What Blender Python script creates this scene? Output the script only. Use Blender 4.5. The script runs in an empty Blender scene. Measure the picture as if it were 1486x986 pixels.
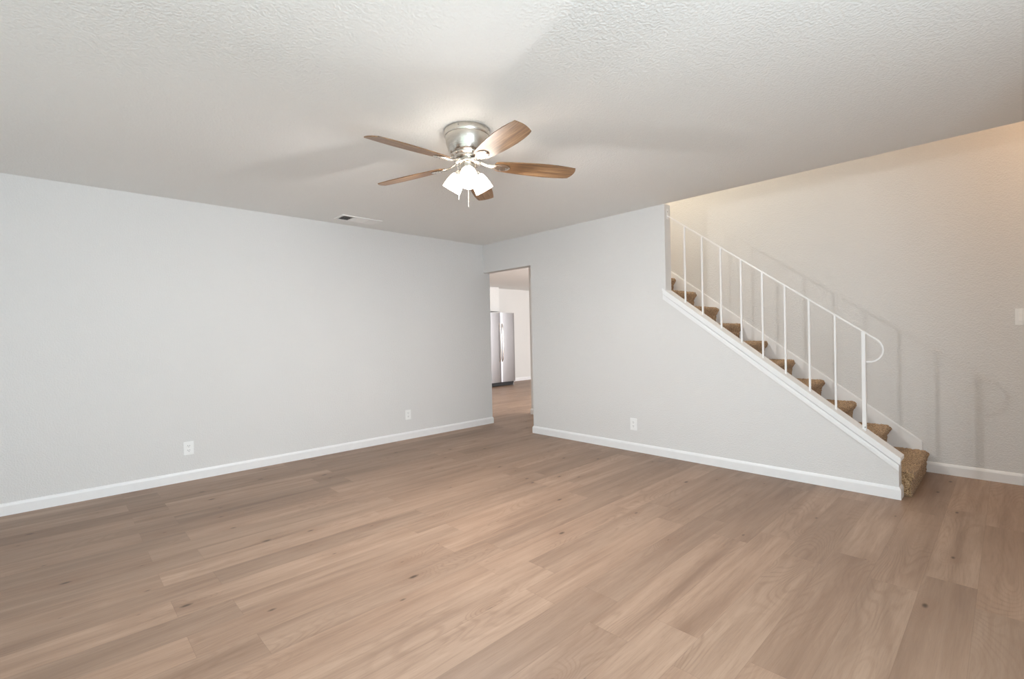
import bpy, bmesh, math, random
from mathutils import Vector, Matrix, noise

C = bpy.context.scene.collection
scn = bpy.context.scene
PI = math.pi

# ------------------------------------------------------------------ camera
cam_d = bpy.data.cameras.new('camera')
cam = bpy.data.objects.new('camera', cam_d)
C.objects.link(cam)
cam_d.sensor_fit = 'HORIZONTAL'
cam_d.sensor_width = 36.0
cam_d.lens = 694.285 / 1486.0 * 36.0
cam_d.clip_start = 0.02
F = Vector((-0.72097, 0.69291, -0.00893)).normalized()
R = Vector((0.69292, 0.72072, -0.02066)).normalized()
U = R.cross(F).normalized()
m = Matrix((R, U, -F)).transposed().to_4x4()
m.translation = Vector((4.9658, -4.2582, 1.2091))
cam.matrix_world = m
scn.camera = cam

# ------------------------------------------------------------------ world, lights, exposure
scn.view_settings.view_transform = 'Standard'
scn.view_settings.look = 'None'
scn.view_settings.gamma = 1.0
scn.view_settings.use_curve_mapping = False
scn.view_settings.exposure = 0.21
try:
    scn.cycles.use_denoising = True
    scn.cycles.max_bounces = 10
    scn.cycles.diffuse_bounces = 7
    scn.cycles.sample_clamp_indirect = 6.0
    scn.cycles.caustics_reflective = False
    scn.cycles.caustics_refractive = False
except Exception:
    pass

w = bpy.data.worlds.new('sky')
scn.world = w
w.use_nodes = True
w.node_tree.nodes['Background'].inputs[0].default_value = (0.75, 0.85, 1.0, 1)
w.node_tree.nodes['Background'].inputs[1].default_value = 0.0


def area_light(name, loc, direction, sx, sy, power, col):
    d = bpy.data.lights.new(name, 'AREA')
    d.shape = 'RECTANGLE'
    d.size, d.size_y, d.energy, d.color = sx, sy, power, col
    o = bpy.data.objects.new(name, d)
    C.objects.link(o)
    o.location = loc
    o.rotation_euler = Vector(direction).to_track_quat('-Z', 'Y').to_euler()
    return o


def point_light(name, loc, power, col, r=0.06):
    d = bpy.data.lights.new(name, 'POINT')
    d.energy, d.color, d.shadow_soft_size = power, col, r
    o = bpy.data.objects.new(name, d)
    C.objects.link(o)
    o.location = loc
    return o


# daylight through the big window of the wall on the right and the two of the rear wall
area_light('right_window_daylight', (6.06, -3.85, 1.3), (-1, 0.0, 0), 1.9, 1.8, 106, (0.76, 0.90, 0.98))
area_light('rear_window_daylight', (2.0, -5.36, 1.3), (0, 1, 0), 1.9, 1.6, 6.8, (0.93, 1.0, 1.0))
area_light('rear_window_daylight', (4.5, -5.36, 1.3), (0, 1, 0), 1.6, 1.9, 13.5, (0.80, 1.0, 0.95))
# daylight in the kitchen
area_light('kitchen_window_daylight', (2.46, 4.0, 1.4), (-1, 0, 0), 3.0, 1.6, 205, (0.97, 0.98, 1.0))
area_light('passage_fill_light', (-1.9, 0.62, 2.39), (0, 0, -1), 0.5, 0.5, 24, (1.0, 0.93, 0.82))  # added fill light, brightens the passage wall strip and nearby kitchen floor
# the lamp at the head of the stairs and the one in the entry
point_light('stair_head_lamp', (1.7, 0.50, 4.1), 56, (1.0, 0.89, 0.69), 0.12)
point_light('entry_lamp', (5.85, 0.42, 2.85), 12.5, (1.0, 0.60, 0.32), 0.10)
# glow of the fan's frosted shades and of the bulbs inside them
SHADE_EMIT, SHADE_COL = 13.0, (1.0, 0.89, 0.77)
BULB_EMIT, BULB_COL = 20.0, (1.0, 0.97, 0.92)
BULB_WATTS = 56.0


# ------------------------------------------------------------------ materials
def mat(name):
    mt = bpy.data.materials.new(name)
    mt.use_nodes = True
    nt = mt.node_tree
    b = nt.nodes['Principled BSDF']
    return mt, nt, b


def N(nt, typ, **kw):
    n = nt.nodes.new(typ)
    for k, v in kw.items():
        setattr(n, k, v)
    return n


def L(nt, a, b):
    nt.links.new(a, b)


def MATH(nt, op, a, b=None, c=None):
    n = nt.nodes.new('ShaderNodeMath')
    n.operation = op
    for i, v in enumerate((a, b, c)):
        if v is None:
            continue
        if isinstance(v, (int, float)):
            n.inputs[i].default_value = v
        else:
            nt.links.new(v, n.inputs[i])
    return n.outputs[0]


def MIX(nt, fac, a, b, blend='MIX'):
    n = nt.nodes.new('ShaderNodeMix')
    n.data_type = 'RGBA'
    n.blend_type = blend
    for sock, v in ((n.inputs[0], fac), (n.inputs[6], a), (n.inputs[7], b)):
        if isinstance(v, (int, float)):
            sock.default_value = v
        elif isinstance(v, tuple):
            sock.default_value = (*v[:3], 1)
        else:
            nt.links.new(v, sock)
    return n.outputs[2]


def RAMP(nt, fac, stops):
    n = nt.nodes.new('ShaderNodeValToRGB')
    e = n.color_ramp.elements
    while len(e) < len(stops):
        e.new(0.5)
    for i, (p, c) in enumerate(stops):
        e[i].position = p
        e[i].color = (c, c, c, 1) if isinstance(c, (int, float)) else (*c, 1)
    nt.links.new(fac, n.inputs[0])
    return n.outputs[0]


def NOISE(nt, vec, scale, detail=2, rough=0.5, dist=0.0):
    n = nt.nodes.new('ShaderNodeTexNoise')
    n.inputs['Scale'].default_value = scale
    n.inputs['Detail'].default_value = detail
    n.inputs['Roughness'].default_value = rough
    n.inputs['Distortion'].default_value = dist
    if vec is not None:
        nt.links.new(vec, n.inputs['Vector'])
    return n.outputs['Fac']


def BUMP(nt, b, h, strength, dist):
    n = nt.nodes.new('ShaderNodeBump')
    n.inputs['Strength'].default_value = strength
    n.inputs['Distance'].default_value = dist
    nt.links.new(h, n.inputs['Height'])
    nt.links.new(n.outputs[0], b.inputs['Normal'])


def plaster(name, col, scale, strength, dist, rough=0.75):
    mt, nt, b = mat(name)
    g = N(nt, 'ShaderNodeNewGeometry').outputs['Position']
    n1 = NOISE(nt, g, scale, 3, 0.55)
    n2 = NOISE(nt, g, scale * 0.4, 2, 0.5)
    h = MATH(nt, 'ADD', RAMP(nt, n1, [(0.38, 0.0), (0.62, 1.0)]), n2)
    c = MIX(nt, NOISE(nt, g, 1.3, 2), tuple(v * 0.985 for v in col), tuple(min(1, v * 1.015) for v in col))
    L(nt, c, b.inputs['Base Color'])
    b.inputs['Roughness'].default_value = rough
    b.inputs['Specular IOR Level'].default_value = 0.25
    BUMP(nt, b, h, strength, dist)
    return mt


def plain(name, col, rough=0.5, metal=0.0, spec=0.5, coat=0.0):
    mt, nt, b = mat(name)
    tc = N(nt, 'ShaderNodeTexCoord').outputs['Object']
    n1 = NOISE(nt, tc, 14.0, 3)
    c = MIX(nt, n1, tuple(v * 0.97 for v in col), tuple(min(1, v * 1.03) for v in col))
    L(nt, c, b.inputs['Base Color'])
    b.inputs['Roughness'].default_value = rough
    b.inputs['Metallic'].default_value = metal
    b.inputs['Specular IOR Level'].default_value = spec
    b.inputs['Coat Weight'].default_value = coat
    return mt


M = {}
M['wall'] = plaster('wall_paint', (0.750, 0.742, 0.738), 95, 0.65, 0.0018)
M['ceiling'] = plaster('ceiling_paint', (0.855, 0.86, 0.85), 80, 0.65, 0.0022, 0.85)
M['kwall'] = plaster('kitchen_paint', (0.74, 0.73, 0.71), 95, 0.3, 0.0014)
M['trim'] = plain('trim_paint', (0.86, 0.86, 0.87), 0.38)
M['white_metal'] = plain('white_enamel', (0.86, 0.85, 0.85), 0.35)
M['plastic'] = plain('white_plastic', (0.90, 0.90, 0.90), 0.32)
M['slot'] = plain('slot_dark', (0.02, 0.02, 0.02), 0.6)
M['black'] = plain('black_plastic', (0.025, 0.025, 0.027), 0.5)
M['vent_white'] = plain('vent_enamel', (0.88, 0.87, 0.86), 0.45)
M['screw'] = plain('screw_steel', (0.35, 0.34, 0.33), 0.4, 0.9)
M['cabinet'] = plain('cabinet_paint', (0.80, 0.79, 0.77), 0.4)


def wood_floor():
    mt, nt, b = mat('oak_planks')
    g = N(nt, 'ShaderNodeNewGeometry').outputs['Position']
    s = N(nt, 'ShaderNodeSeparateXYZ')
    L(nt, g, s.inputs[0])
    x, y = s.outputs[0], s.outputs[1]
    xr = MATH(nt, 'DIVIDE', MATH(nt, 'SUBTRACT', x, 4.668), 0.1865)
    row = MATH(nt, 'FLOOR', xr)
    fx = MATH(nt, 'FRACT', xr)
    par = MATH(nt, 'FLOORED_MODULO', row, 2.0)
    yr = MATH(nt, 'DIVIDE', MATH(nt, 'ADD', y, MATH(nt, 'MULTIPLY', par, 0.21)), 1.225)
    col = MATH(nt, 'FLOOR', yr)
    fy = MATH(nt, 'FRACT', yr)
    cv = N(nt, 'ShaderNodeCombineXYZ')
    L(nt, row, cv.inputs[0]); L(nt, col, cv.inputs[1])
    wn = N(nt, 'ShaderNodeTexWhiteNoise', noise_dimensions='2D')
    L(nt, cv.outputs[0], wn.inputs['Vector'])
    rnd = wn.outputs['Value']
    sc = N(nt, 'ShaderNodeSeparateColor')
    L(nt, wn.outputs['Color'], sc.inputs[0])
    r1, r2, r3 = sc.outputs
    # coordinates of the wood within one plank
    gx = MATH(nt, 'ADD', x, MATH(nt, 'MULTIPLY', r1, 37.0))
    gy = MATH(nt, 'ADD', y, MATH(nt, 'MULTIPLY', r2, 53.0))

    def vec(ax, ay, az=None):
        c = N(nt, 'ShaderNodeCombineXYZ')
        L(nt, MATH(nt, 'MULTIPLY', gx, ax), c.inputs[0])
        L(nt, MATH(nt, 'MULTIPLY', gy, ay), c.inputs[1])
        L(nt, MATH(nt, 'MULTIPLY', r3, 11.0), c.inputs[2])
        return c.outputs[0]
    # knots
    kn = N(nt, 'ShaderNodeTexVoronoi', feature='F1', voronoi_dimensions='2D')
    kn.inputs['Scale'].default_value = 1.0
    L(nt, vec(5.2, 2.3), kn.inputs['Vector'])
    kr = N(nt, 'ShaderNodeSeparateColor')
    L(nt, kn.outputs['Color'], kr.inputs[0])
    has = MATH(nt, 'GREATER_THAN', kr.outputs[0], 0.66)
    kd = kn.outputs['Distance']
    near = MATH(nt, 'MULTIPLY', has, RAMP(nt, kd, [(0.0, 1.0), (0.36, 0.0)]))
    core = MATH(nt, 'MULTIPLY', has, RAMP(nt, MATH(nt, 'ADD', kd, MATH(nt, 'MULTIPLY', kr.outputs[1], 0.05)), [(0.030, 1.0), (0.075, 0.0)]))
    # broad streaks
    broad = NOISE(nt, vec(13.0, 0.85), 1.0, 4, 0.58, 0.3)
    mid = NOISE(nt, vec(42.0, 2.6), 1.0, 4, 0.62, 0.6)
    fine = NOISE(nt, vec(260.0, 9.0), 1.0, 3, 0.65, 0.2)
    # cathedral figure: rings bent round by low-frequency noise and by the knots
    base = NOISE(nt, vec(4.2, 0.75), 1.0, 1.5, 0.5, 0.2)
    rings = MATH(nt, 'SINE', MATH(nt, 'MULTIPLY', MATH(nt, 'ADD', base, MATH(nt, 'MULTIPLY', near, 0.16)), 240.0))
    cath = MATH(nt, 'MULTIPLY', MATH(nt, 'MULTIPLY', rings, RAMP(nt, NOISE(nt, vec(3.0, 0.9), 1.3, 2), [(0.42, 0.0), (0.62, 1.0)])), NOISE(nt, vec(60, 20), 1.0, 2))
    c = RAMP(nt, broad, [(0.24, (0.235, 0.166, 0.125)), (0.42, (0.345, 0.256, 0.196)), (0.58, (0.415, 0.316, 0.246)), (0.76, (0.500, 0.392, 0.310))])
    tone = MATH(nt, 'ADD', 0.80, MATH(nt, 'MULTIPLY', rnd, 0.34))
    tc = N(nt, 'ShaderNodeCombineColor')
    for i in range(3):
        L(nt, tone, tc.inputs[i])
    c = MIX(nt, 1.0, c, tc.outputs[0], 'MULTIPLY')
    c = MIX(nt, MATH(nt, 'MULTIPLY', r2, 0.22), c, (0.36, 0.235, 0.165))
    c = MIX(nt, RAMP(nt, mid, [(0.30, 0.34), (0.50, 0.0)]), c, (0.235, 0.155, 0.105))
    c = MIX(nt, RAMP(nt, mid, [(0.58, 0.0), (0.80, 0.18)]), c, (0.60, 0.48, 0.38))
    c = MIX(nt, MATH(nt, 'MULTIPLY', RAMP(nt, fine, [(0.30, 1.0), (0.52, 0.0)]), 0.30), c, (0.20, 0.13, 0.09))
    c = MIX(nt, MATH(nt, 'MULTIPLY', MATH(nt, 'MAXIMUM', cath, 0.0), 0.60), c, (0.22, 0.14, 0.095))
    c = MIX(nt, MATH(nt, 'MULTIPLY', near, 0.42), c, (0.24, 0.15, 0.10))
    c = MIX(nt, MATH(nt, 'MULTIPLY', core, 0.85), c, (0.055, 0.033, 0.022))
    # seams: hairline bevels between planks
    ex = MATH(nt, 'MULTIPLY', MATH(nt, 'MINIMUM', fx, MATH(nt, 'SUBTRACT', 1.0, fx)), 0.1865)
    ey = MATH(nt, 'MULTIPLY', MATH(nt, 'MINIMUM', fy, MATH(nt, 'SUBTRACT', 1.0, fy)), 1.225)
    ed = MATH(nt, 'MINIMUM', ex, ey)
    seam = RAMP(nt, MATH(nt, 'MULTIPLY', ed, 100.0), [(0.0, 1.0), (0.14, 0.0)])
    c = MIX(nt, MATH(nt, 'MULTIPLY', seam, 0.45), c, (0.17, 0.11, 0.075))
    c = MIX(nt, 1.0, c, (0.79, 0.705, 0.645), 'MULTIPLY')
    L(nt, c, b.inputs['Base Color'])
    rg = MATH(nt, 'ADD', 0.40, MATH(nt, 'MULTIPLY', fine, 0.14))
    L(nt, rg, b.inputs['Roughness'])
    b.inputs['Specular IOR Level'].default_value = 0.5
    h = MATH(nt, 'SUBTRACT', MATH(nt, 'MULTIPLY', fine, 0.25), MATH(nt, 'MULTIPLY', seam, 1.0))
    BUMP(nt, b, h, 0.35, 0.0006)
    return mt


def carpet():
    mt, nt, b = mat('carpet_pile')
    g = N(nt, 'ShaderNodeNewGeometry').outputs['Position']
    n1 = NOISE(nt, g, 130, 3, 0.75)
    n2 = NOISE(nt, g, 190, 2, 0.7)
    n3 = NOISE(nt, g, 25, 2, 0.5)
    c = RAMP(nt, n1, [(0.36, (0.12, 0.055, 0.02)), (0.46, (0.40, 0.235, 0.115)), (0.55, (0.66, 0.43, 0.225)), (0.66, (0.92, 0.70, 0.44))])
    c = MIX(nt, RAMP(nt, n2, [(0.38, 0.9), (0.46, 0.0)]), c, (0.05, 0.03, 0.02))
    c = MIX(nt, MATH(nt, 'MULTIPLY', n3, 0.2), c, (0.26, 0.17, 0.10))
    L(nt, c, b.inputs['Base Color'])
    b.inputs['Roughness'].default_value = 1.0
    b.inputs['Specular IOR Level'].default_value = 0.05
    b.inputs['Sheen Weight'].default_value = 0.25
    b.inputs['Sheen Roughness'].default_value = 0.6
    BUMP(nt, b, MATH(nt, 'ADD', n1, n2), 1.0, 0.006)
    return mt


def brushed(name, col, rough, axis, amt=0.10):
    """brushed metal: grain stretched along an axis ('Z' vertical, 'R' round about Z)"""
    mt, nt, b = mat(name)
    tc = N(nt, 'ShaderNodeTexCoord').outputs['Object']
    mp = N(nt, 'ShaderNodeMapping')
    L(nt, tc, mp.inputs[0])
    mp.inputs['Scale'].default_value = (220, 220, 3) if axis == 'Z' else (4, 4, 500)
    n = NOISE(nt, mp.outputs[0], 1.0, 3, 0.6)
    c = MIX(nt, n, tuple(v * 0.90 for v in col), tuple(min(1, v * 1.08) for v in col))
    L(nt, c, b.inputs['Base Color'])
    b.inputs['Metallic'].default_value = 1.0
    L(nt, MATH(nt, 'ADD', rough - amt / 2, MATH(nt, 'MULTIPLY', n, amt)), b.inputs['Roughness'])
    BUMP(nt, b, n, 0.10, 0.0004)
    return mt


def blade_wood():
    mt, nt, b = mat('blade_oak')
    tc = N(nt, 'ShaderNodeTexCoord').outputs['Object']
    mp = N(nt, 'ShaderNodeMapping')
    L(nt, tc, mp.inputs[0])
    mp.inputs['Scale'].default_value = (3.0, 70.0, 1.0)
    n = NOISE(nt, mp.outputs[0], 1.0, 5, 0.65, 0.6)
    c = RAMP(nt, n, [(0.30, (0.075, 0.038, 0.018)), (0.50, (0.235, 0.125, 0.058)), (0.72, (0.42, 0.26, 0.135))])
    L(nt, c, b.inputs['Base Color'])
    b.inputs['Roughness'].default_value = 0.42
    b.inputs['Coat Weight'].default_value = 0.3
    b.inputs['Coat Roughness'].default_value = 0.35
    return mt


def lit_glass(name, SHADE_COL, SHADE_EMIT):
    mt, nt, b = mat(name)
    tc = N(nt, 'ShaderNodeTexCoord').outputs['Object']
    n = NOISE(nt, tc, 20, 2)
    b.inputs['Base Color'].default_value = (0.9, 0.88, 0.84, 1)
    b.inputs['Roughness'].default_value = 0.4
    b.inputs['Emission Color'].default_value = (*SHADE_COL, 1)
    L(nt, MATH(nt, 'MULTIPLY', MATH(nt, 'ADD', 0.94, MATH(nt, 'MULTIPLY', n, 0.12)), SHADE_EMIT), b.inputs['Emission Strength'])
    return mt


M['floor'] = wood_floor()
M['carpet'] = carpet()
M['steel'] = brushed('stainless_steel', (0.47, 0.465, 0.485), 0.34, 'Z')
M['nickel'] = brushed('brushed_nickel', (0.70, 0.66, 0.60), 0.26, 'R')
M['nickel_plain'] = plain('satin_nickel', (0.74, 0.70, 0.65), 0.25, 1.0)
M['blade'] = blade_wood()
M['glass'] = lit_glass('lit_frosted_glass', SHADE_COL, SHADE_EMIT)
M['bulb'] = lit_glass('lit_bulb', BULB_COL, BULB_EMIT)


# ------------------------------------------------------------------ mesh helpers
def obj(name, bm, material, parent=None, smooth=False, mats=None, recalc=True):
    if recalc:
        bmesh.ops.recalc_face_normals(bm, faces=bm.faces)
    me = bpy.data.meshes.new(name)
    bm.to_mesh(me)
    bm.free()
    me.materials.append(material)
    for x in (mats or []):
        me.materials.append(x)
    if smooth:
        for p in me.polygons:
            p.use_smooth = True
    o = bpy.data.objects.new(name, me)
    C.objects.link(o)
    if parent:
        o.parent = parent
    return o


def auto_smooth(o, angle=35):
    me = o.data
    for p in me.polygons:
        p.use_smooth = True
    bm = bmesh.new()
    bm.from_mesh(me)
    for e in bm.edges:
        if len(e.link_faces) == 2 and e.calc_face_angle(0) > math.radians(angle):
            e.smooth = False
    bm.to_mesh(me)
    bm.free()
    return o


def box(bm, x0, x1, y0, y1, z0, z1, bevel=0.0, seg=2):
    r = bmesh.ops.create_cube(bm, size=1.0)
    vs = r['verts']
    for v in vs:
        v.co = Vector(((x0 + x1) / 2 + v.co.x * (x1 - x0), (y0 + y1) / 2 + v.co.y * (y1 - y0), (z0 + z1) / 2 + v.co.z * (z1 - z0)))
    if bevel > 0:
        es = list({e for v in vs for e in v.link_edges})
        bmesh.ops.bevel(bm, geom=es, offset=bevel, segments=seg, affect='EDGES', clamp_overlap=True)
    return bm


def prism(bm, pts, axis, a, b):
    """extrude a 2D outline; axis 'Y' -> pts are (x,z), 'X' -> (y,z), 'Z' -> (x,y)"""
    def P3(p, t):
        return {'Y': (p[0], t, p[1]), 'X': (t, p[0], p[1]), 'Z': (p[0], p[1], t)}[axis]
    va = [bm.verts.new(P3(p, a)) for p in pts]
    vb = [bm.verts.new(P3(p, b)) for p in pts]
    n = len(pts)
    bm.faces.new(va)
    bm.faces.new(vb[::-1])
    for i in range(n):
        bm.faces.new((va[i], vb[i], vb[(i + 1) % n], va[(i + 1) % n]))
    return bm


def lathe(bm, prof, seg=48, mtx=None, close=True):
    """revolve (r,z) about Z"""
    rings = []
    for r, z in prof:
        if r < 1e-6:
            rings.append([bm.verts.new((0, 0, z))])
        else:
            rings.append([bm.verts.new((r * math.cos(2 * PI * i / seg), r * math.sin(2 * PI * i / seg), z)) for i in range(seg)])
    new = [v for rg in rings for v in rg]
    for a, b in zip(rings[:-1], rings[1:]):
        for i in range(seg):
            j = (i + 1) % seg
            if len(a) == 1 and len(b) == 1:
                continue
            if len(a) == 1:
                bm.faces.new((a[0], b[i], b[j]))
            elif len(b) == 1:
                bm.faces.new((a[i], b[0], a[j]))
            else:
                bm.faces.new((a[i], b[i], b[j], a[j]))
    if mtx is not None:
        for v in new:
            v.co = mtx @ v.co
    return bm


def sweep(bm, pts, hw, hh, side=Vector((0, 1, 0)), nseg=4, cap=True):
    """square (nseg=4) or round section swept along a polyline; side = fixed sideways direction"""
    rings = []
    n = len(pts)
    for i, p in enumerate(pts):
        p = Vector(p)
        d0 = (p - Vector(pts[i - 1])).normalized() if i > 0 else None
        d1 = (Vector(pts[i + 1]) - p).normalized() if i < n - 1 else None
        t = ((d0 or d1) + (d1 or d0)).normalized()
        k = 1.0
        if d0 and d1:
            k = 1.0 / max(0.5, t.dot(d1))
        s = (side - t * side.dot(t)).normalized()
        u = t.cross(s).normalized()
        if nseg == 4:
            cs = [(-1, -1), (1, -1), (1, 1), (-1, 1)]
        else:
            cs = [(math.cos(2 * PI * q / nseg), math.sin(2 * PI * q / nseg)) for q in range(nseg)]
        rings.append([bm.verts.new(p + s * a * hw + u * b * hh * k) for a, b in cs])
    for a, b in zip(rings[:-1], rings[1:]):
        m_ = len(a)
        for i in range(m_):
            j = (i + 1) % m_
            bm.faces.new((a[i], a[j], b[j], b[i]))
    if cap:
        bm.faces.new(rings[0][::-1])
        bm.faces.new(rings[-1])
    return bm


def struct(name, bm, m_, smooth=False):
    o = obj(name, bm, m_, None, smooth)
    o['kind'] = 'structure'
    return o


def thing(name, label, cat, loc=(0, 0, 0), group=None):
    o = bpy.data.objects.new(name, None)
    o.empty_display_size = 0.1
    C.objects.link(o)
    o.location = loc
    o['label'] = label
    o['category'] = cat
    if group:
        o['group'] = group
    return o


# ------------------------------------------------------------------ the room shell
H = 2.44
KH = 2.405            # kitchen ceiling
YB = 0.9815           # wall behind the stairs
XR = 6.1
YR = -5.4
XW = 4.42             # end of the stair wall
XU = 2.68             # where the stair wall reaches the ceiling
ZT = lambda x: 1.486 - 0.75 * (x - 2.847)      # top of the sloping cap

bm = bmesh.new(); box(bm, -4.2, XR + 0.11, YR - 0.11, 6.6, -0.1, 0); struct('floor', bm, M['floor'])
bm = bmesh.new(); box(bm, -0.11, XR + 0.11, YR - 0.11, 0.0, H, H + 0.12); struct('ceiling', bm, M['ceiling'])
bm = bmesh.new(); prism(bm, [(-4.2, 0), (0, 0), (0, 0.11), (1.31, 0.11), (1.31, YB), (-0.09, YB), (-0.09, 1.09), (2.61, 1.09), (2.61, 6.6), (-4.2, 6.6)], 'Z', KH, KH + 0.1)
struct('ceiling', bm, M['ceiling'])
bm = bmesh.new(); box(bm, -1.1, XR + 0.11, -0.11, 1.09, 5.0, 5.1); struct('ceiling', bm, M['ceiling'])

bm = bmesh.new(); box(bm, -0.11, 0.0, YR, 0.11, 0, H); struct('wall_left', bm, M['wall'])
# stair wall with the header over the opening
bm = bmesh.new()
prism(bm, [(0, 2.065), (0.89, 2.065), (0.89, 0), (XW, 0), (XW, ZT(XW) - 0.022), (XU, ZT(XU) - 0.022), (XU, H), (0, H)], 'Y', 0.0, 0.11)
struct('wall_stair', bm, M['wall'])
bm = bmesh.new(); box(bm, -0.09, XR + 0.11, YB, 1.09, 0, 5.0); struct('wall_back', bm, M['wall'])
bm = bmesh.new(); box(bm, -1.1, XR + 0.11, -0.11, 0.0, H + 0.12, 5.0); struct('wall_upper_front', bm, M['wall'])
bm = bmesh.new(); box(bm, -1.1, -1.0, 0.0, YB, 2.52, 5.0); struct('wall_upper_left', bm, M['wall'])
bm = bmesh.new(); box(bm, 1.10, 1.19, 0.11, YB, 0, KH); struct('wall_passage', bm, M['wall'])


def wall_with_hole(name, axis, t0, t1, a0, a1, z0, z1, h0, h1, hz0, hz1, mt):
    bm = bmesh.new()
    for (p, q, r, s) in ((a0, h0, z0, z1), (h1, a1, z0, z1), (h0, h1, z0, hz0), (h0, h1, hz1, z1)):
        if q - p < 1e-4 or s - r < 1e-4:
            continue
        if axis == 'Y':
            box(bm, p, q, t0, t1, r, s)
        else:
            box(bm, t0, t1, p, q, r, s)
    return struct(name, bm, mt)


def window_frame(name, axis, t0, t1, h0, h1, z0, z1, nm):
    bm = bmesh.new()
    f = 0.05
    def B(p, q, r, s):
        if axis == 'Y':
            box(bm, p, q, t0, t1, r, s, 0.004, 1)
        else:
            box(bm, t0, t1, p, q, r, s, 0.004, 1)
    B(h0, h1, z0, z0 + f); B(h0, h1, z1 - f, z1)
    for k in range(nm + 1):
        c = h0 + (h1 - h0 - f) * k / nm
        B(c, c + f, z0 + f, z1 - f)
    return struct(name, bm, M['trim'])


bm = bmesh.new()
for (p, q, r, t_) in ((-0.11, 1.05, 0, H), (1.05, 2.95, 0, 0.5), (1.05, 2.95, 2.1, H), (2.95, 3.7, 0, H), (3.7, 5.3, 0, 0.35), (3.7, 5.3, 2.25, H), (5.3, XR + 0.11, 0, H)):
    box(bm, p, q, YR - 0.11, YR, r, t_)
struct('wall_rear', bm, M['wall'])
window_frame('window_4', 'Y', YR - 0.09, YR - 0.03, 3.7, 5.3, 0.35, 2.25, 1)
window_frame('window_1', 'Y', YR - 0.09, YR - 0.03, 1.05, 2.95, 0.5, 2.1, 1)
wall_with_hole('wall_right', 'X', XR, XR + 0.11, YR, YB, 0, 5.0, -4.8, -2.9, 0.4, 2.2, M['wall'])
window_frame('window_2', 'X', XR + 0.03, XR + 0.09, -4.8, -2.9, 0.4, 2.2, 2)
bm = bmesh.new(); box(bm, 5.40, XR, -1.62, -1.50, 0, H); struct('wall_light_block', bm, M['wall'])  # unseen partition, added to screen the back wall from the right window
# kitchen walls
bm = bmesh.new(); box(bm, -4.16, -4.05, 0.0, 6.6, 0, KH); struct('wall_kitchen_left', bm, M['kwall'])
bm = bmesh.new(); box(bm, -4.05, -0.11, 0.0, 0.11, 0, KH); struct('wall_kitchen_front', bm, M['kwall'])
bm = bmesh.new(); box(bm, -4.05, 2.5, 6.5, 6.6, 0, KH); struct('wall_kitchen_back', bm, M['kwall'])
wall_with_hole('wall_kitchen_right', 'X', 2.5, 2.61, 1.09, 6.5, 0, KH, 2.4, 5.6, 0.5, 2.25, M['kwall'])
window_frame('window_3', 'X', 2.53, 2.59, 2.4, 5.6, 0.5, 2.25, 3)
# upstairs landing over the passage
bm = bmesh.new(); box(bm, -1.0, 1.305, 0.0, YB, KH + 0.1, 2.56); struct('floor', bm, M['carpet'])


def baseboard(name, path, side=1):
    """profile swept along wall line 'path' (2D points); side=+1 puts the board on the right-hand side"""
    prof = [(0, 0), (0.012, 0), (0.012, 0.066), (0.0095, 0.074), (0.0045, 0.084), (0.0, 0.087)]
    bm = bmesh.new()
    rings = []
    n = len(path)
    for i, p in enumerate(path):
        p = Vector(p)
        d0 = (p - Vector(path[i - 1])).normalized() if i > 0 else None
        d1 = (Vector(path[i + 1]) - p).normalized() if i < n - 1 else None
        nn = []
        for d in (d0, d1):
            if d is not None:
                nn.append(Vector((d.y, -d.x)) * side)
        if len(nn) == 2:
            mv = (nn[0] + nn[1]).normalized()
            mv = mv / mv.dot(nn[0])
        else:
            mv = nn[0]
        rings.append([bm.verts.new((p.x + mv.x * t, p.y + mv.y * t, z)) for t, z in prof])
    for a, b in zip(rings[:-1], rings[1:]):
        for k in range(len(prof)):
            j = (k + 1) % len(prof)
            bm.faces.new((a[k], a[j], b[j], b[k]))
    bm.faces.new(rings[0]); bm.faces.new(rings[-1][::-1])
    return struct(name, bm, M['trim'])


baseboard('baseboard_left', [(0, YR), (0, 0.11), (-0.11, 0.11)])
baseboard('baseboard_stair', [(0.89, 0.11), (0.89, 0.0), (XW, 0.0), (XW, 0.108)])
baseboard('baseboard_back', [(4.47, YB), (XR, YB)])
baseboard('baseboard_passage', [(-0.09, 1.09), (-0.09, YB), (1.10, YB)])
baseboard('baseboard_kitchen', [(-4.05, 3.9), (-4.05, 6.5)])

# sloping cap and moulding on the stair wall
def sloped(bm, x0, x1, y0, y1, d0, d1, bevel=0.0):
    """board following the cap line between x0 and x1, from d0 to d1 (vertical offsets from ZT)"""
    prism(bm, [(x0, ZT(x0) + d0), (x1, ZT(x1) + d0), (x1, ZT(x1) + d1), (x0, ZT(x0) + d1)], 'Y', y0, y1)


bm = bmesh.new()
x0c, x1c = XU - 0.028, XW + 0.014
# top board (only as wide as the gap where it runs beside the full-height wall)
sloped(bm, XU, x1c, -0.022, 0.126, -0.024, 0.0)
sloped(bm, x0c, XU, -0.022, -0.0005, -0.024, 0.0)
sloped(bm, x0c + 0.004, x1c - 0.004, -0.018, -0.0005, -0.052, -0.024)
bmesh.ops.remove_doubles(bm, verts=bm.verts, dist=1e-5)
struct('trim_1', bm, M['trim'])
bm = bmesh.new()
sloped(bm, x0c + 0.002, x1c - 0.012, -0.011, -0.0005, -0.104, -0.059)
struct('trim_2', bm, M['trim'])
bm = bmesh.new()
sloped(bm, x0c + 0.002, x1c - 0.012, -0.0145, -0.0108, -0.104, -0.078)
struct('trim_3', bm, M['trim'])

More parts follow.
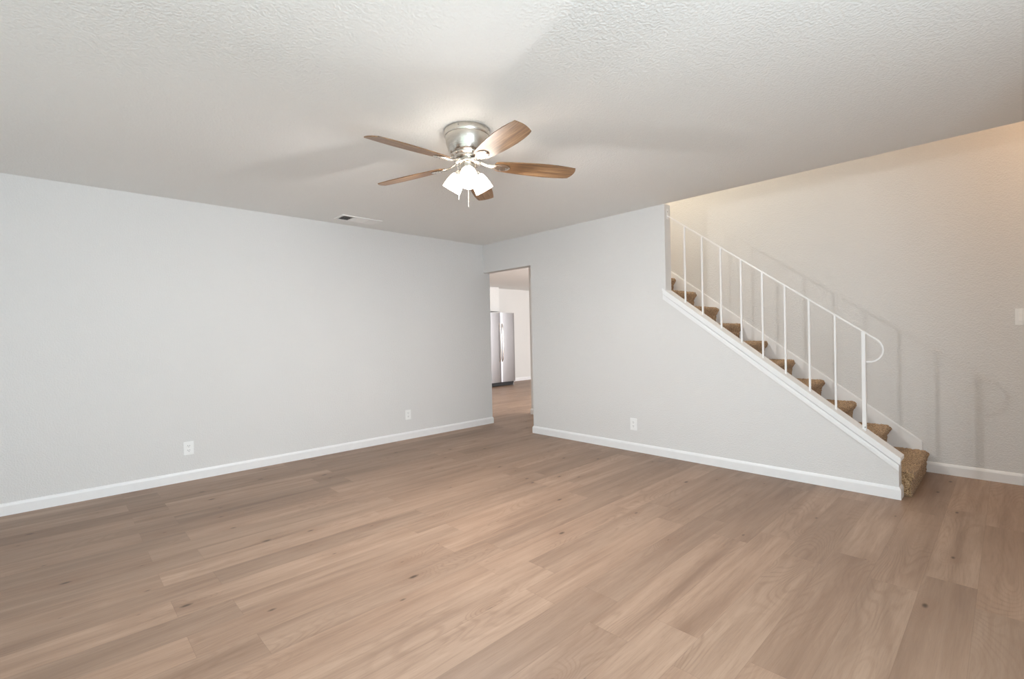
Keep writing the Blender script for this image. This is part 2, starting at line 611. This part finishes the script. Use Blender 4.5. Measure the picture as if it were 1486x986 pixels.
# skirt board on the wall beside the steps
RUN, RISE = 0.245, 0.184
XN, ZN = 4.495, 0.178
bm = bmesh.new()
zs = lambda x: ZN + 0.75 * (XN - x) + 0.042
prism(bm, [(4.451, 0.0), (4.451, zs(4.451)), (1.4, zs(1.4)), (1.4, zs(1.4) - 0.32), (4.1, zs(4.1) - 0.32), (4.3, 0.0)], 'Y', YB - 0.014, YB - 0.0002)
bmesh.ops.bevel(bm, geom=[e for e in bm.edges if all(v.co.y < YB - 0.01 and v.co.z > zs(v.co.x) - 0.01 for v in e.verts)], offset=0.006, segments=2, affect='EDGES')
struct('trim_4', bm, M['trim'])

# ------------------------------------------------------------------ staircase
stair = thing('staircase', 'straight flight of tan and brown speckled carpeted steps behind the white sloping wall', 'staircase', (3.0, 0.55, 0))


def make_step(k):
    xn = XN - RUN * k
    zt = ZN + RISE * k
    zb = zt - RISE
    lo = 0.0 if k == 0 else zb - 0.01
    prof = []
    # riser, nose, tread
    def seg(a, b):
        n = max(1, int(math.hypot(b[0] - a[0], b[1] - a[1]) / 0.009))
        for i in range(n):
            prof.append((a[0] + (b[0] - a[0]) * i / n, a[1] + (b[1] - a[1]) * i / n))
    rb = xn - (0.020 if k == 0 else 0.036)
    r = 0.034
    seg((rb, lo + 0.0), (xn - 0.030 + (0.012 if k == 0 else 0), zt - 0.085))
    seg((xn - 0.030 + (0.012 if k == 0 else 0), zt - 0.085), (xn - 0.003, zt - r - 0.008))
    for i in range(6):
        a = i / 6 * PI / 2
        prof.append((xn - r + r * math.cos(a), zt - r + r * math.sin(a)))
    xe = xn - RUN - 0.045
    seg((xn - r, zt), (xe, zt))
    prof.append((xe, zt))
    y0, y1 = 0.128, YB - 0.015
    if k == 0:
        y0 = 0.111
    ny = int((y1 - y0) / 0.009)
    ys = [y0, y0 + 0.003, y0 + 0.008, y0 + 0.016] + [y0 + 0.016 + (y1 - y0 - 0.016) * i / ny for i in range(1, ny + 1)]
    ins = [0.016, 0.008, 0.0025, 0.0] + [0.0] * ny
    bm = bmesh.new()
    cx, cz = xn - 0.11, zt - 0.09
    rows = []
    for y, q in zip(ys, ins):
        row = []
        for x, z in prof:
            dx = q if x > xn - 0.06 else 0
            dz = q if z > zt - 0.004 else 0
            p = Vector((x - dx, y, z - dz))
            nv = noise.noise(p * 50.0) * 0.005 + noise.noise(p * 120.0 + Vector((7, 3, 1))) * 0.006
            if z > lo + 0.002:
                if x > xn - 0.06:
                    p.x += nv
                if z > zt - 0.03:
                    p.z += nv
            row.append(bm.verts.new(p))
        rows.append(row)
    for a, b in zip(rows[:-1], rows[1:]):
        for i in range(len(prof) - 1):
            bm.faces.new((a[i], a[i + 1], b[i + 1], b[i]))
    # back and bottom
    for row in (rows[0], rows[-1]):
        c0 = bm.verts.new((xe, row[0].co.y, lo))
        try:
            bm.faces.new([c0] + row)
        except ValueError:
            pass
        row.append(c0)
    a, b = rows[0], rows[-1]
    bm.faces.new((a[-1], a[0], *[r_[0] for r_ in rows[1:-1]], b[0], b[-1]))
    o = obj('step', bm, M['carpet'], stair, smooth=True)
    o.location = -Vector(stair.location)
    return o


for k in range(13):
    make_step(k)

# ------------------------------------------------------------------ stair railing
rail = thing('stair_railing', 'thin white metal stair railing with curled end on the sloping wall cap', 'railing', (3.5, 0.055, 1.0))


def rp(o):
    o.parent = rail
    o.location = -Vector(rail.location)
    return o


RY = 0.055
ZR = lambda x: 1.183 + 0.747 * (4.218 - x)
path = [(2.684, RY, ZR(2.684) + 0.002)] + [(x, RY, ZR(x)) for x in (3.2, 3.8, 4.218, 4.262)]
loop = [(4.290, 1.130), (4.306, 1.116), (4.320, 1.098), (4.331, 1.074), (4.3345, 1.051), (4.333, 1.032), (4.327, 1.012), (4.317, 0.994), (4.304, 0.980), (4.286, 0.968), (4.264, 0.961), (4.232, 0.9605)]
path += [(x, RY, z) for x, z in loop]
bm = bmesh.new(); sweep(bm, path, 0.0075, 0.0052)
o = rp(obj('handrail', bm, M['white_metal'])); auto_smooth(o, 40)
for x in (2.850, 3.0155, 3.183, 3.3555, 3.5265, 3.697, 3.8685, 4.041):
    bm = bmesh.new(); box(bm, x - 0.0068, x + 0.0068, RY - 0.0068, RY + 0.0068, ZT(x) - 0.004, ZR(x) - 0.004, 0.0012, 1)
    rp(obj('baluster', bm, M['white_metal']))
bm = bmesh.new(); box(bm, 4.2055, 4.2305, RY - 0.0125, RY + 0.0125, ZT(4.2305) + 0.002, ZR(4.218) - 0.002, 0.0018, 1)
newel = rp(obj('newel_post', bm, M['white_metal']))
bm = bmesh.new()
mt_ = Matrix.Translation((4.224, RY - 0.0135, ZT(4.22) + 0.022)) @ Matrix.Rotation(PI / 2, 4, 'X')
lathe(bm, [(0, 0), (0.005, 0), (0.0048, 0.002), (0.0, 0.0026)], 12, mt_)
s_ = obj('screw', bm, M['screw']); s_.parent = newel
bm = bmesh.new(); box(bm, XU + 0.0002, XU + 0.005, 0.036, 0.074, 2.30, 2.40, 0.0015, 1)
br = rp(obj('wall_bracket', bm, M['white_metal']))
for z in (2.37,):
    bm = bmesh.new()
    lathe(bm, [(0, 0), (0.005, 0), (0.0045, 0.002), (0.0, 0.0026)], 12, Matrix.Translation((XU + 0.005, 0.05, z)) @ Matrix.Rotation(PI / 2, 4, 'Y'))
    s_ = obj('screw', bm, M['screw']); s_.parent = br

# ------------------------------------------------------------------ outlets and switch
def duplex_parts(root, mtx, hgt=0.115, wid=0.073):
    """plate in the local XZ plane, front towards -Y"""
    def put(name, bm, m_, par):
        o = obj(name, bm, m_, par)
        return o
    bm = bmesh.new(); box(bm, -wid / 2, wid / 2, -0.0065, 0, -hgt / 2, hgt / 2, 0.0025, 2)
    plate = put('cover_plate', bm, M['plastic'], root)
    for s in (-1, 1):
        bm = bmesh.new()
        n = 20
        pts = []
        for i in range(n):
            a = 2 * PI * i / n
            pts.append((0.017 * math.cos(a), max(-0.0135, min(0.0135, 0.017 * math.sin(a))) + s * 0.0195))
        prism(bm, pts, 'Y', -0.0085, -0.006)
        rc = put('receptacle', bm, M['plastic'], root)
        bm = bmesh.new()
        for dx, hh in ((-0.0065, 0.0045), (0.0065, 0.0038)):
            box(bm, dx - 0.0013, dx + 0.0013, -0.0088, -0.0083, s * 0.0195 + 0.003 - hh, s * 0.0195 + 0.003 + hh)
        lathe(bm, [(0, 0), (0.0024, 0), (0.0024, 0.0006), (0, 0.0006)], 10, Matrix.Translation((0, -0.0083, s * 0.0195 - 0.0085)) @ Matrix.Rotation(PI / 2, 4, 'X'))
        put('slots', bm, M['slot'], rc)
    bm = bmesh.new()
    lathe(bm, [(0, 0), (0.003, 0), (0.0026, 0.0012), (0, 0.0016)], 10, Matrix.Translation((0, -0.0064, 0)) @ Matrix.Rotation(PI / 2, 4, 'X'))
    put('screw', bm, M['plastic'], plate)


def outlet(loc, rz, label, hgt=0.115, wid=0.075):
    t = thing('wall_outlet', label, 'outlet', loc, 'duplex outlets low on the walls')
    t.rotation_euler = (0, 0, rz)
    duplex_parts(t, None, hgt, wid)
    return t


outlet((0.0003, -3.42, 0.284), PI / 2, 'white duplex outlet on the long left wall, the one nearer the camera')
outlet((0.0003, -1.227, 0.290), PI / 2, 'small white duplex outlet on the left wall, the one near the kitchen opening')
outlet((2.302, -0.0003, 0.277), 0, 'white duplex outlet low on the stair wall above the baseboard', 0.122, 0.078)

t = thing('light_switch', 'white rocker light switch on the beige wall at the right edge', 'light switch', (5.053, YB - 0.0003, 1.270))
bm = bmesh.new(); box(bm, -0.0585, 0.0585, -0.0065, 0, -0.062, 0.062, 0.0025, 2); obj('cover_plate', bm, M['plastic'], t)
for cx in (-0.023, 0.023):
    bm = bmesh.new(); box(bm, cx - 0.0168, cx + 0.0168, -0.0072, -0.0055, -0.0335, 0.0335, 0.0006, 1); fr = obj('switch_frame', bm, M['plastic'], t)
    bm = bmesh.new()
    prism(bm, [(-0.0060, -0.032), (-0.0115, -0.032), (-0.0082, 0.0), (-0.0070, 0.032), (-0.0060, 0.032)], 'X', cx - 0.0155, cx + 0.0155)
    obj('rocker', bm, M['plastic'], fr)

# ------------------------------------------------------------------ ceiling vent
t = thing('ceiling_vent', 'white metal air register with louvers on the ceiling near the left wall', 'air vent', (0.30, -1.945, H))
VX, VY = 0.105, 0.215
bm = bmesh.new()
for (a, b, c, d) in ((-VX, VX, -VY, -VY + 0.022), (-VX, VX, VY - 0.022, VY), (-VX, -VX + 0.022, -VY + 0.022, VY - 0.022), (VX - 0.022, VX, -VY + 0.022, VY - 0.022)):
    box(bm, a, b, c, d, -0.008, -0.0002)
for yy in (-VY + 0.135, VY - 0.135):
    box(bm, -VX + 0.022, VX - 0.022, yy - 0.004, yy + 0.004, -0.0075, -0.001)
obj('frame', bm, M['vent_white'], t)
bm = bmesh.new(); box(bm, -VX + 0.02, VX - 0.02, -VY + 0.02, VY - 0.02, -0.0012, -0.0003); obj('duct_opening', bm, M['black'], t)
zz0, zz1 = -0.0085, -0.0015


def slat_x(bm, y, lean):      # slat running along x
    prism(bm, [(y - lean, zz0), (y - lean + 0.0012, zz0), (y + lean + 0.0012, zz1), (y + lean, zz1)], 'X', -VX + 0.022, VX - 0.022)


def slat_y(bm, x, lean, y0, y1):
    prism(bm, [(x - lean, zz0), (x - lean + 0.0012, zz0), (x + lean + 0.0012, zz1), (x + lean, zz1)], 'Y', y0, y1)


y = -VY + 0.030
while y < -VY + 0.128:
    bm = bmesh.new(); slat_x(bm, y, 0.0050); obj('slat', bm, M['vent_white'], t); y += 0.0135
x = -VX + 0.030
while x < VX - 0.026:
    bm = bmesh.new(); slat_y(bm, x, 0.0068, -VY + 0.140, VY - 0.140); obj('slat', bm, M['vent_white'], t); x += 0.0135
y = VY - 0.126
while y < VY - 0.026:
    bm = bmesh.new(); slat_x(bm, y, -0.0066); obj('slat', bm, M['vent_white'], t); y += 0.0135

# ------------------------------------------------------------------ ceiling fan
FX, FY = 2.718, -2.436
fan = thing('ceiling_fan', 'brushed nickel flush-mount ceiling fan with five wooden blades and three lit shades', 'ceiling fan', (FX, FY, H))


def fo(name, bm, m_, par=None, smooth=True, angle=35):
    o = obj(name, bm, m_, par or fan, False)
    if smooth:
        auto_smooth(o, angle)
    return o


bm = bmesh.new()
lathe(bm, [(0, -0.0003), (0.1355, -0.0003), (0.1365, -0.003), (0.1365, -0.034), (0.134, -0.038), (0, -0.038)], 72)
plate = fo('ceiling_plate', bm, M['nickel'])
bm = bmesh.new()
lathe(bm, [(0, -0.036), (0.131, -0.036), (0.1315, -0.042), (0.130, -0.058), (0.126, -0.082), (0.119, -0.106), (0.110, -0.128), (0.105, -0.138), (0.101, -0.141), (0, -0.141)], 72)
fo('motor_housing', bm, M['nickel'])
for i in range(4):
    a = math.radians(-60 + 90 * i)
    bm = bmesh.new()
    lathe(bm, [(0, 0), (0.0038, 0), (0.0034, 0.002), (0, 0.003)], 10, Matrix.Translation((0.1365 * math.cos(a), 0.1365 * math.sin(a), -0.016)) @ Matrix.Rotation(a, 4, 'Z') @ Matrix.Rotation(PI / 2, 4, 'Y'))
    fo('screw', bm, M['screw'], plate)
bm = bmesh.new()
lathe(bm, [(0, -0.141), (0.098, -0.141), (0.1, -0.144), (0.099, -0.150), (0.092, -0.154), (0.088, -0.158), (0.089, -0.168), (0.084, -0.174), (0.0, -0.174)], 72)
fo('rotor_band', bm, M['nickel_plain'])
bm = bmesh.new()
lathe(bm, [(0, -0.174), (0.062, -0.174), (0.063, -0.182), (0.078, -0.184), (0.0785, -0.196), (0.074, -0.200), (0.052, -0.203), (0, -0.203)], 64)
fo('switch_ring', bm, M['nickel_plain'])
bm = bmesh.new()
lathe(bm, [(0, -0.202), (0.049, -0.202), (0.049, -0.244), (0.046, -0.252), (0.036, -0.260), (0.016, -0.268), (0.009, -0.276), (0, -0.278)], 48)
fo('light_fitter', bm, M['nickel'])

# blades
BLZ = -0.196
AZ0 = math.radians(-86.5)
outline = [(0.170, 0.040), (0.185, 0.047), (0.24, 0.054), (0.32, 0.0625), (0.40, 0.0675), (0.48, 0.0695), (0.55, 0.067), (0.61, 0.061), (0.650, 0.054)]
TH = 0.0055


def blade_mesh():
    bm = bmesh.new()
    xs = outline
    top, bot = [], []
    nx = len(xs)
    cols = 9
    grid = {}
    for s in (0, 1):
        for i, (x, wd) in enumerate(xs):
            for j in range(cols):
                q = -1 + 2 * j / (cols - 1)
                xx = x
                if i == nx - 1:                    # slightly bowed, skewed tip
                    xx = 0.650 + 0.014 * (1 - q * q) - 0.010 * q
                if i == 0:
                    xx = 0.170 - 0.010 * (1 - q * q)
                grid[s, i, j] = bm.verts.new((xx, q * wd, (0.5 - s) * TH))
    for i in range(nx - 1):
        for j in range(cols - 1):
            bm.faces.new([grid[0, i, j], grid[0, i + 1, j], grid[0, i + 1, j + 1], grid[0, i, j + 1]])
            bm.faces.new([grid[1, i, j], grid[1, i, j + 1], grid[1, i + 1, j + 1], grid[1, i + 1, j]])
        for j in (0, cols - 1):
            bm.faces.new([grid[0, i, j], grid[1, i, j], grid[1, i + 1, j], grid[0, i + 1, j]])
    for i in (0, nx - 1):
        for j in range(cols - 1):
            bm.faces.new([grid[0, i, j], grid[0, i, j + 1], grid[1, i, j + 1], grid[1, i, j]])
    return bm


def arm_mesh():
    """cast blade iron: slim neck from the rotor, spreading into a rounded pad under the blade"""
    bm = bmesh.new()
    secs = [(0.070, 0.016, 0.016, 0.007), (0.090, 0.014, 0.010, 0.007), (0.115, 0.013, 0.001, 0.006), (0.140, 0.017, -0.0045, 0.005),
            (0.160, 0.026, -0.0065, 0.0045), (0.185, 0.034, -0.0065, 0.004), (0.210, 0.036, -0.0065, 0.0038), (0.232, 0.031, -0.0065, 0.0036), (0.250, 0.019, -0.006, 0.003), (0.257, 0.004, -0.0055, 0.002)]
    rings = []
    n = 12
    for x, hw, zc, hh in secs:
        ring = []
        for i in range(n):
            a = 2 * PI * i / n
            sx = math.copysign(abs(math.cos(a)) ** 0.7, math.cos(a))
            sz = math.copysign(abs(math.sin(a)) ** 0.8, math.sin(a))
            ring.append(bm.verts.new((x, hw * sx, zc + hh * sz)))
        rings.append(ring)
    for a, b in zip(rings[:-1], rings[1:]):
        for i in range(n):
            j = (i + 1) % n
            bm.faces.new((a[i], a[j], b[j], b[i]))
    bm.faces.new(rings[0][::-1]); bm.faces.new(rings[-1])
    return bm


PITCH = math.radians(-12.5)
arm_me = blade_me = screw_me = None
for k in range(5):
    a = AZ0 + k * 2 * PI / 5
    rot = Matrix.Rotation(a, 4, 'Z') @ Matrix.Rotation(math.radians(2.3), 4, 'Y') @ Matrix.Rotation(PITCH, 4, 'X')
    if arm_me is None:
        ar = fo('blade_arm', arm_mesh(), M['nickel_plain'])
        bl = fo('blade', blade_mesh(), M['blade'])
        screw_me = []
        for (sx, sy) in ((0.198, 0.018), (0.198, -0.018), (0.232, 0.0)):
            bm = bmesh.new()
            lathe(bm, [(0, 0), (0.0045, 0), (0.004, -0.0016), (0, -0.0024)], 10, Matrix.Translation((sx, sy, -0.0102)))
            screw_me.append(fo('screw', bm, M['screw'], ar).data)
        arm_me, blade_me = ar.data, bl.data
    else:
        ar = bpy.data.objects.new('blade_arm', arm_me); C.objects.link(ar); ar.parent = fan
        bl = bpy.data.objects.new('blade', blade_me); C.objects.link(bl); bl.parent = fan
        for sme in screw_me:
            sc_ = bpy.data.objects.new('screw', sme); C.objects.link(sc_); sc_.parent = ar
    mm = Matrix.Translation((0, 0, BLZ)) @ rot
    ar.matrix_local = mm
    bl.matrix_local = mm

# lamp shades
CAMAZ = math.atan2(-4.2582 - FY, 4.9658 - FX)
for k in range(3):
    a = CAMAZ + math.radians(2) + k * 2 * PI / 3
    tilt = math.radians(34)
    # local frame: -Z is the shade axis, leaning outwards
    mm = Matrix.Translation((0.046 * math.cos(a), 0.046 * math.sin(a), -0.232)) @ Matrix.Rotation(a, 4, 'Z') @ Matrix.Rotation(-tilt, 4, 'Y')
    bm = bmesh.new()
    lathe(bm, [(0, 0.012), (0.012, 0.012), (0.014, 0.0), (0.022, -0.010), (0.0265, -0.020), (0.027, -0.032), (0, -0.032)], 32)
    so = fo('lamp_socket', bm, M['nickel_plain']); so.matrix_local = mm
    bm = bmesh.new()
    lathe(bm, [(0.026, -0.028), (0.034, -0.031), (0.042, -0.044), (0.049, -0.068), (0.054, -0.095), (0.0565, -0.118), (0.0575, -0.128), (0.0550, -0.128), (0.0535, -0.118), (0.051, -0.095), (0.046, -0.068), (0.039, -0.046), (0.031, -0.034), (0.026, -0.032)], 40)
    sh = fo('lamp_shade', bm, M['glass']); sh.matrix_local = mm
    bm = bmesh.new()
    lathe(bm, [(0, -0.032), (0.012, -0.034), (0.014, -0.046), (0.022, -0.056), (0.025, -0.064), (0.020, -0.072), (0.010, -0.076), (0, -0.077)], 24)
    bu = fo('bulb', bm, M['bulb'], sh)
    d = bpy.data.lights.new('bulb_light', 'POINT')
    d.energy, d.color, d.shadow_soft_size = BULB_WATTS, (1.0, 0.98, 0.96), 0.030
    bl_ = bpy.data.objects.new('bulb_light', d)
    C.objects.link(bl_)
    bl_.parent = sh
    bl_.location = (0, 0, -0.099)

# pull chains
for (dx, dy, z0, z1) in ((-0.056, -0.030, -0.198, -0.420), (0.000, -0.004, -0.276, -0.456)):
    # dx along the camera's right, dy towards the camera
    off = Vector((R.x, R.y, 0)) * dx + Vector((-F.x, -F.y, 0)) * (-dy)
    bm = bmesh.new()
    z = z0
    while z > z1 + 0.028:
        bmesh.ops.create_icosphere(bm, subdivisions=1, radius=0.0020, matrix=Matrix.Translation((off.x, off.y, z)))
        z -= 0.0034
    pc = fo('pull_chain', bm, M['nickel_plain'])
    bm = bmesh.new()
    lathe(bm, [(0, 0.002), (0.0022, 0), (0.0036, -0.010), (0.0042, -0.022), (0.0034, -0.030), (0, -0.032)], 14, Matrix.Translation((off.x, off.y, z1 + 0.030)))
    fo('pull_pendant', bm, M['nickel_plain'], pc)

# ------------------------------------------------------------------ refrigerator
fr = thing('refrigerator', 'stainless steel side-by-side refrigerator standing in the kitchen beyond the opening', 'refrigerator', (-3.7, 3.415, 0))
X0, Y0 = -3.7, 3.415


def door(name, ya, yb, zb, zt, par):
    """curved door front; front towards +X"""
    bm = bmesh.new()
    n = 32
    pts = [(-3.455 - X0, ya - Y0)]
    for i in range(n + 1):
        q = i / n
        bul = 0.050 + 0.014 * (1 - (2 * q - 1) ** 2) + 0.012 * (1 - abs(2 * q - 1) ** 14)
        pts.append((-3.455 + bul - X0, ya + (yb - ya) * q - Y0))
    pts.append((-3.455 - X0, yb - Y0))
    prism(bm, pts, 'Z', zb, zt)
    o = obj(name, bm, M['steel'], par)
    auto_smooth(o, 30)
    return o


bm = bmesh.new(); box(bm, -4.02 - X0, -3.458 - X0, 2.96 - Y0, 3.87 - Y0, 0.03, 1.745, 0.006, 1); obj('body', bm, M['black'], fr)
dl = door('door', 2.962, 3.398, 0.10, 1.75, fr)
dr = door('door', 3.406, 3.868, 0.10, 1.75, fr)
dl['label'] = 'narrower left freezer door'
dr['label'] = 'wider right door with small badge'
for d, yy in ((dl, 3.366), (dr, 3.440)):
    bm = bmesh.new()
    pts = []
    for i in range(13):
        q = i / 12
        z = 0.56 + (1.52 - 0.56) * q
        off = 0.020 + 0.040 * math.sin(PI * q) ** 0.5 if 0 < q < 1 else -0.012
        pts.append((-3.413 + 0.010 + off - X0, yy - Y0, z))
    sweep(bm, pts, 0.014, 0.012, Vector((0, 1, 0)), 10)
    h = obj('handle', bm, M['nickel_plain'], d); auto_smooth(h, 50)
bm = bmesh.new(); box(bm, -3.400 - X0, -3.392 - X0, 3.832 - Y0, 3.856 - Y0, 1.662, 1.686, 0.002, 1); obj('badge', bm, M['screw'], dr)
bm = bmesh.new()
box(bm, -3.46 - X0, -3.425 - X0, 2.98 - Y0, 3.80 - Y0, 0.012, 0.092, 0.003, 1)
for i in range(4):
    z = 0.022 + i * 0.018
    box(bm, -3.426 - X0, -3.419 - X0, 3.0 - Y0, 3.78 - Y0, z, z + 0.007)
obj('kick_grille', bm, M['black'], fr)
for yy in (3.0, 3.835):
    bm = bmesh.new(); lathe(bm, [(0, 0.0), (0.022, 0.0), (0.022, 0.016), (0.009, 0.02), (0.009, 0.06), (0, 0.06)], 16, Matrix.Translation((-3.44 - X0, yy - Y0, 0.0)))
    obj('foot', bm, M['screw'], fr)

# cabinet above the refrigerator
cb = thing('wall_cabinet', 'white kitchen wall cabinet hung above the refrigerator', 'cabinet', (-3.9, 3.26, 1.80))
bm = bmesh.new(); box(bm, -0.148, 0.13, -0.45, 0.45, 0.0, 0.60); obj('body', bm, M['cabinet'], cb)
for ya, yb in ((-0.447, -0.002), (0.002, 0.447)):
    bm = bmesh.new()
    box(bm, 0.1305, 0.148, ya, yb, 0.004, 0.596, 0.002, 1)
    d = obj('door', bm, M['cabinet'], cb)
    bm = bmesh.new()
    box(bm, 0.1481, 0.152, ya + 0.05, yb - 0.05, 0.055, 0.545, 0.0015, 1)
    obj('door_panel', bm, M['cabinet'], d)
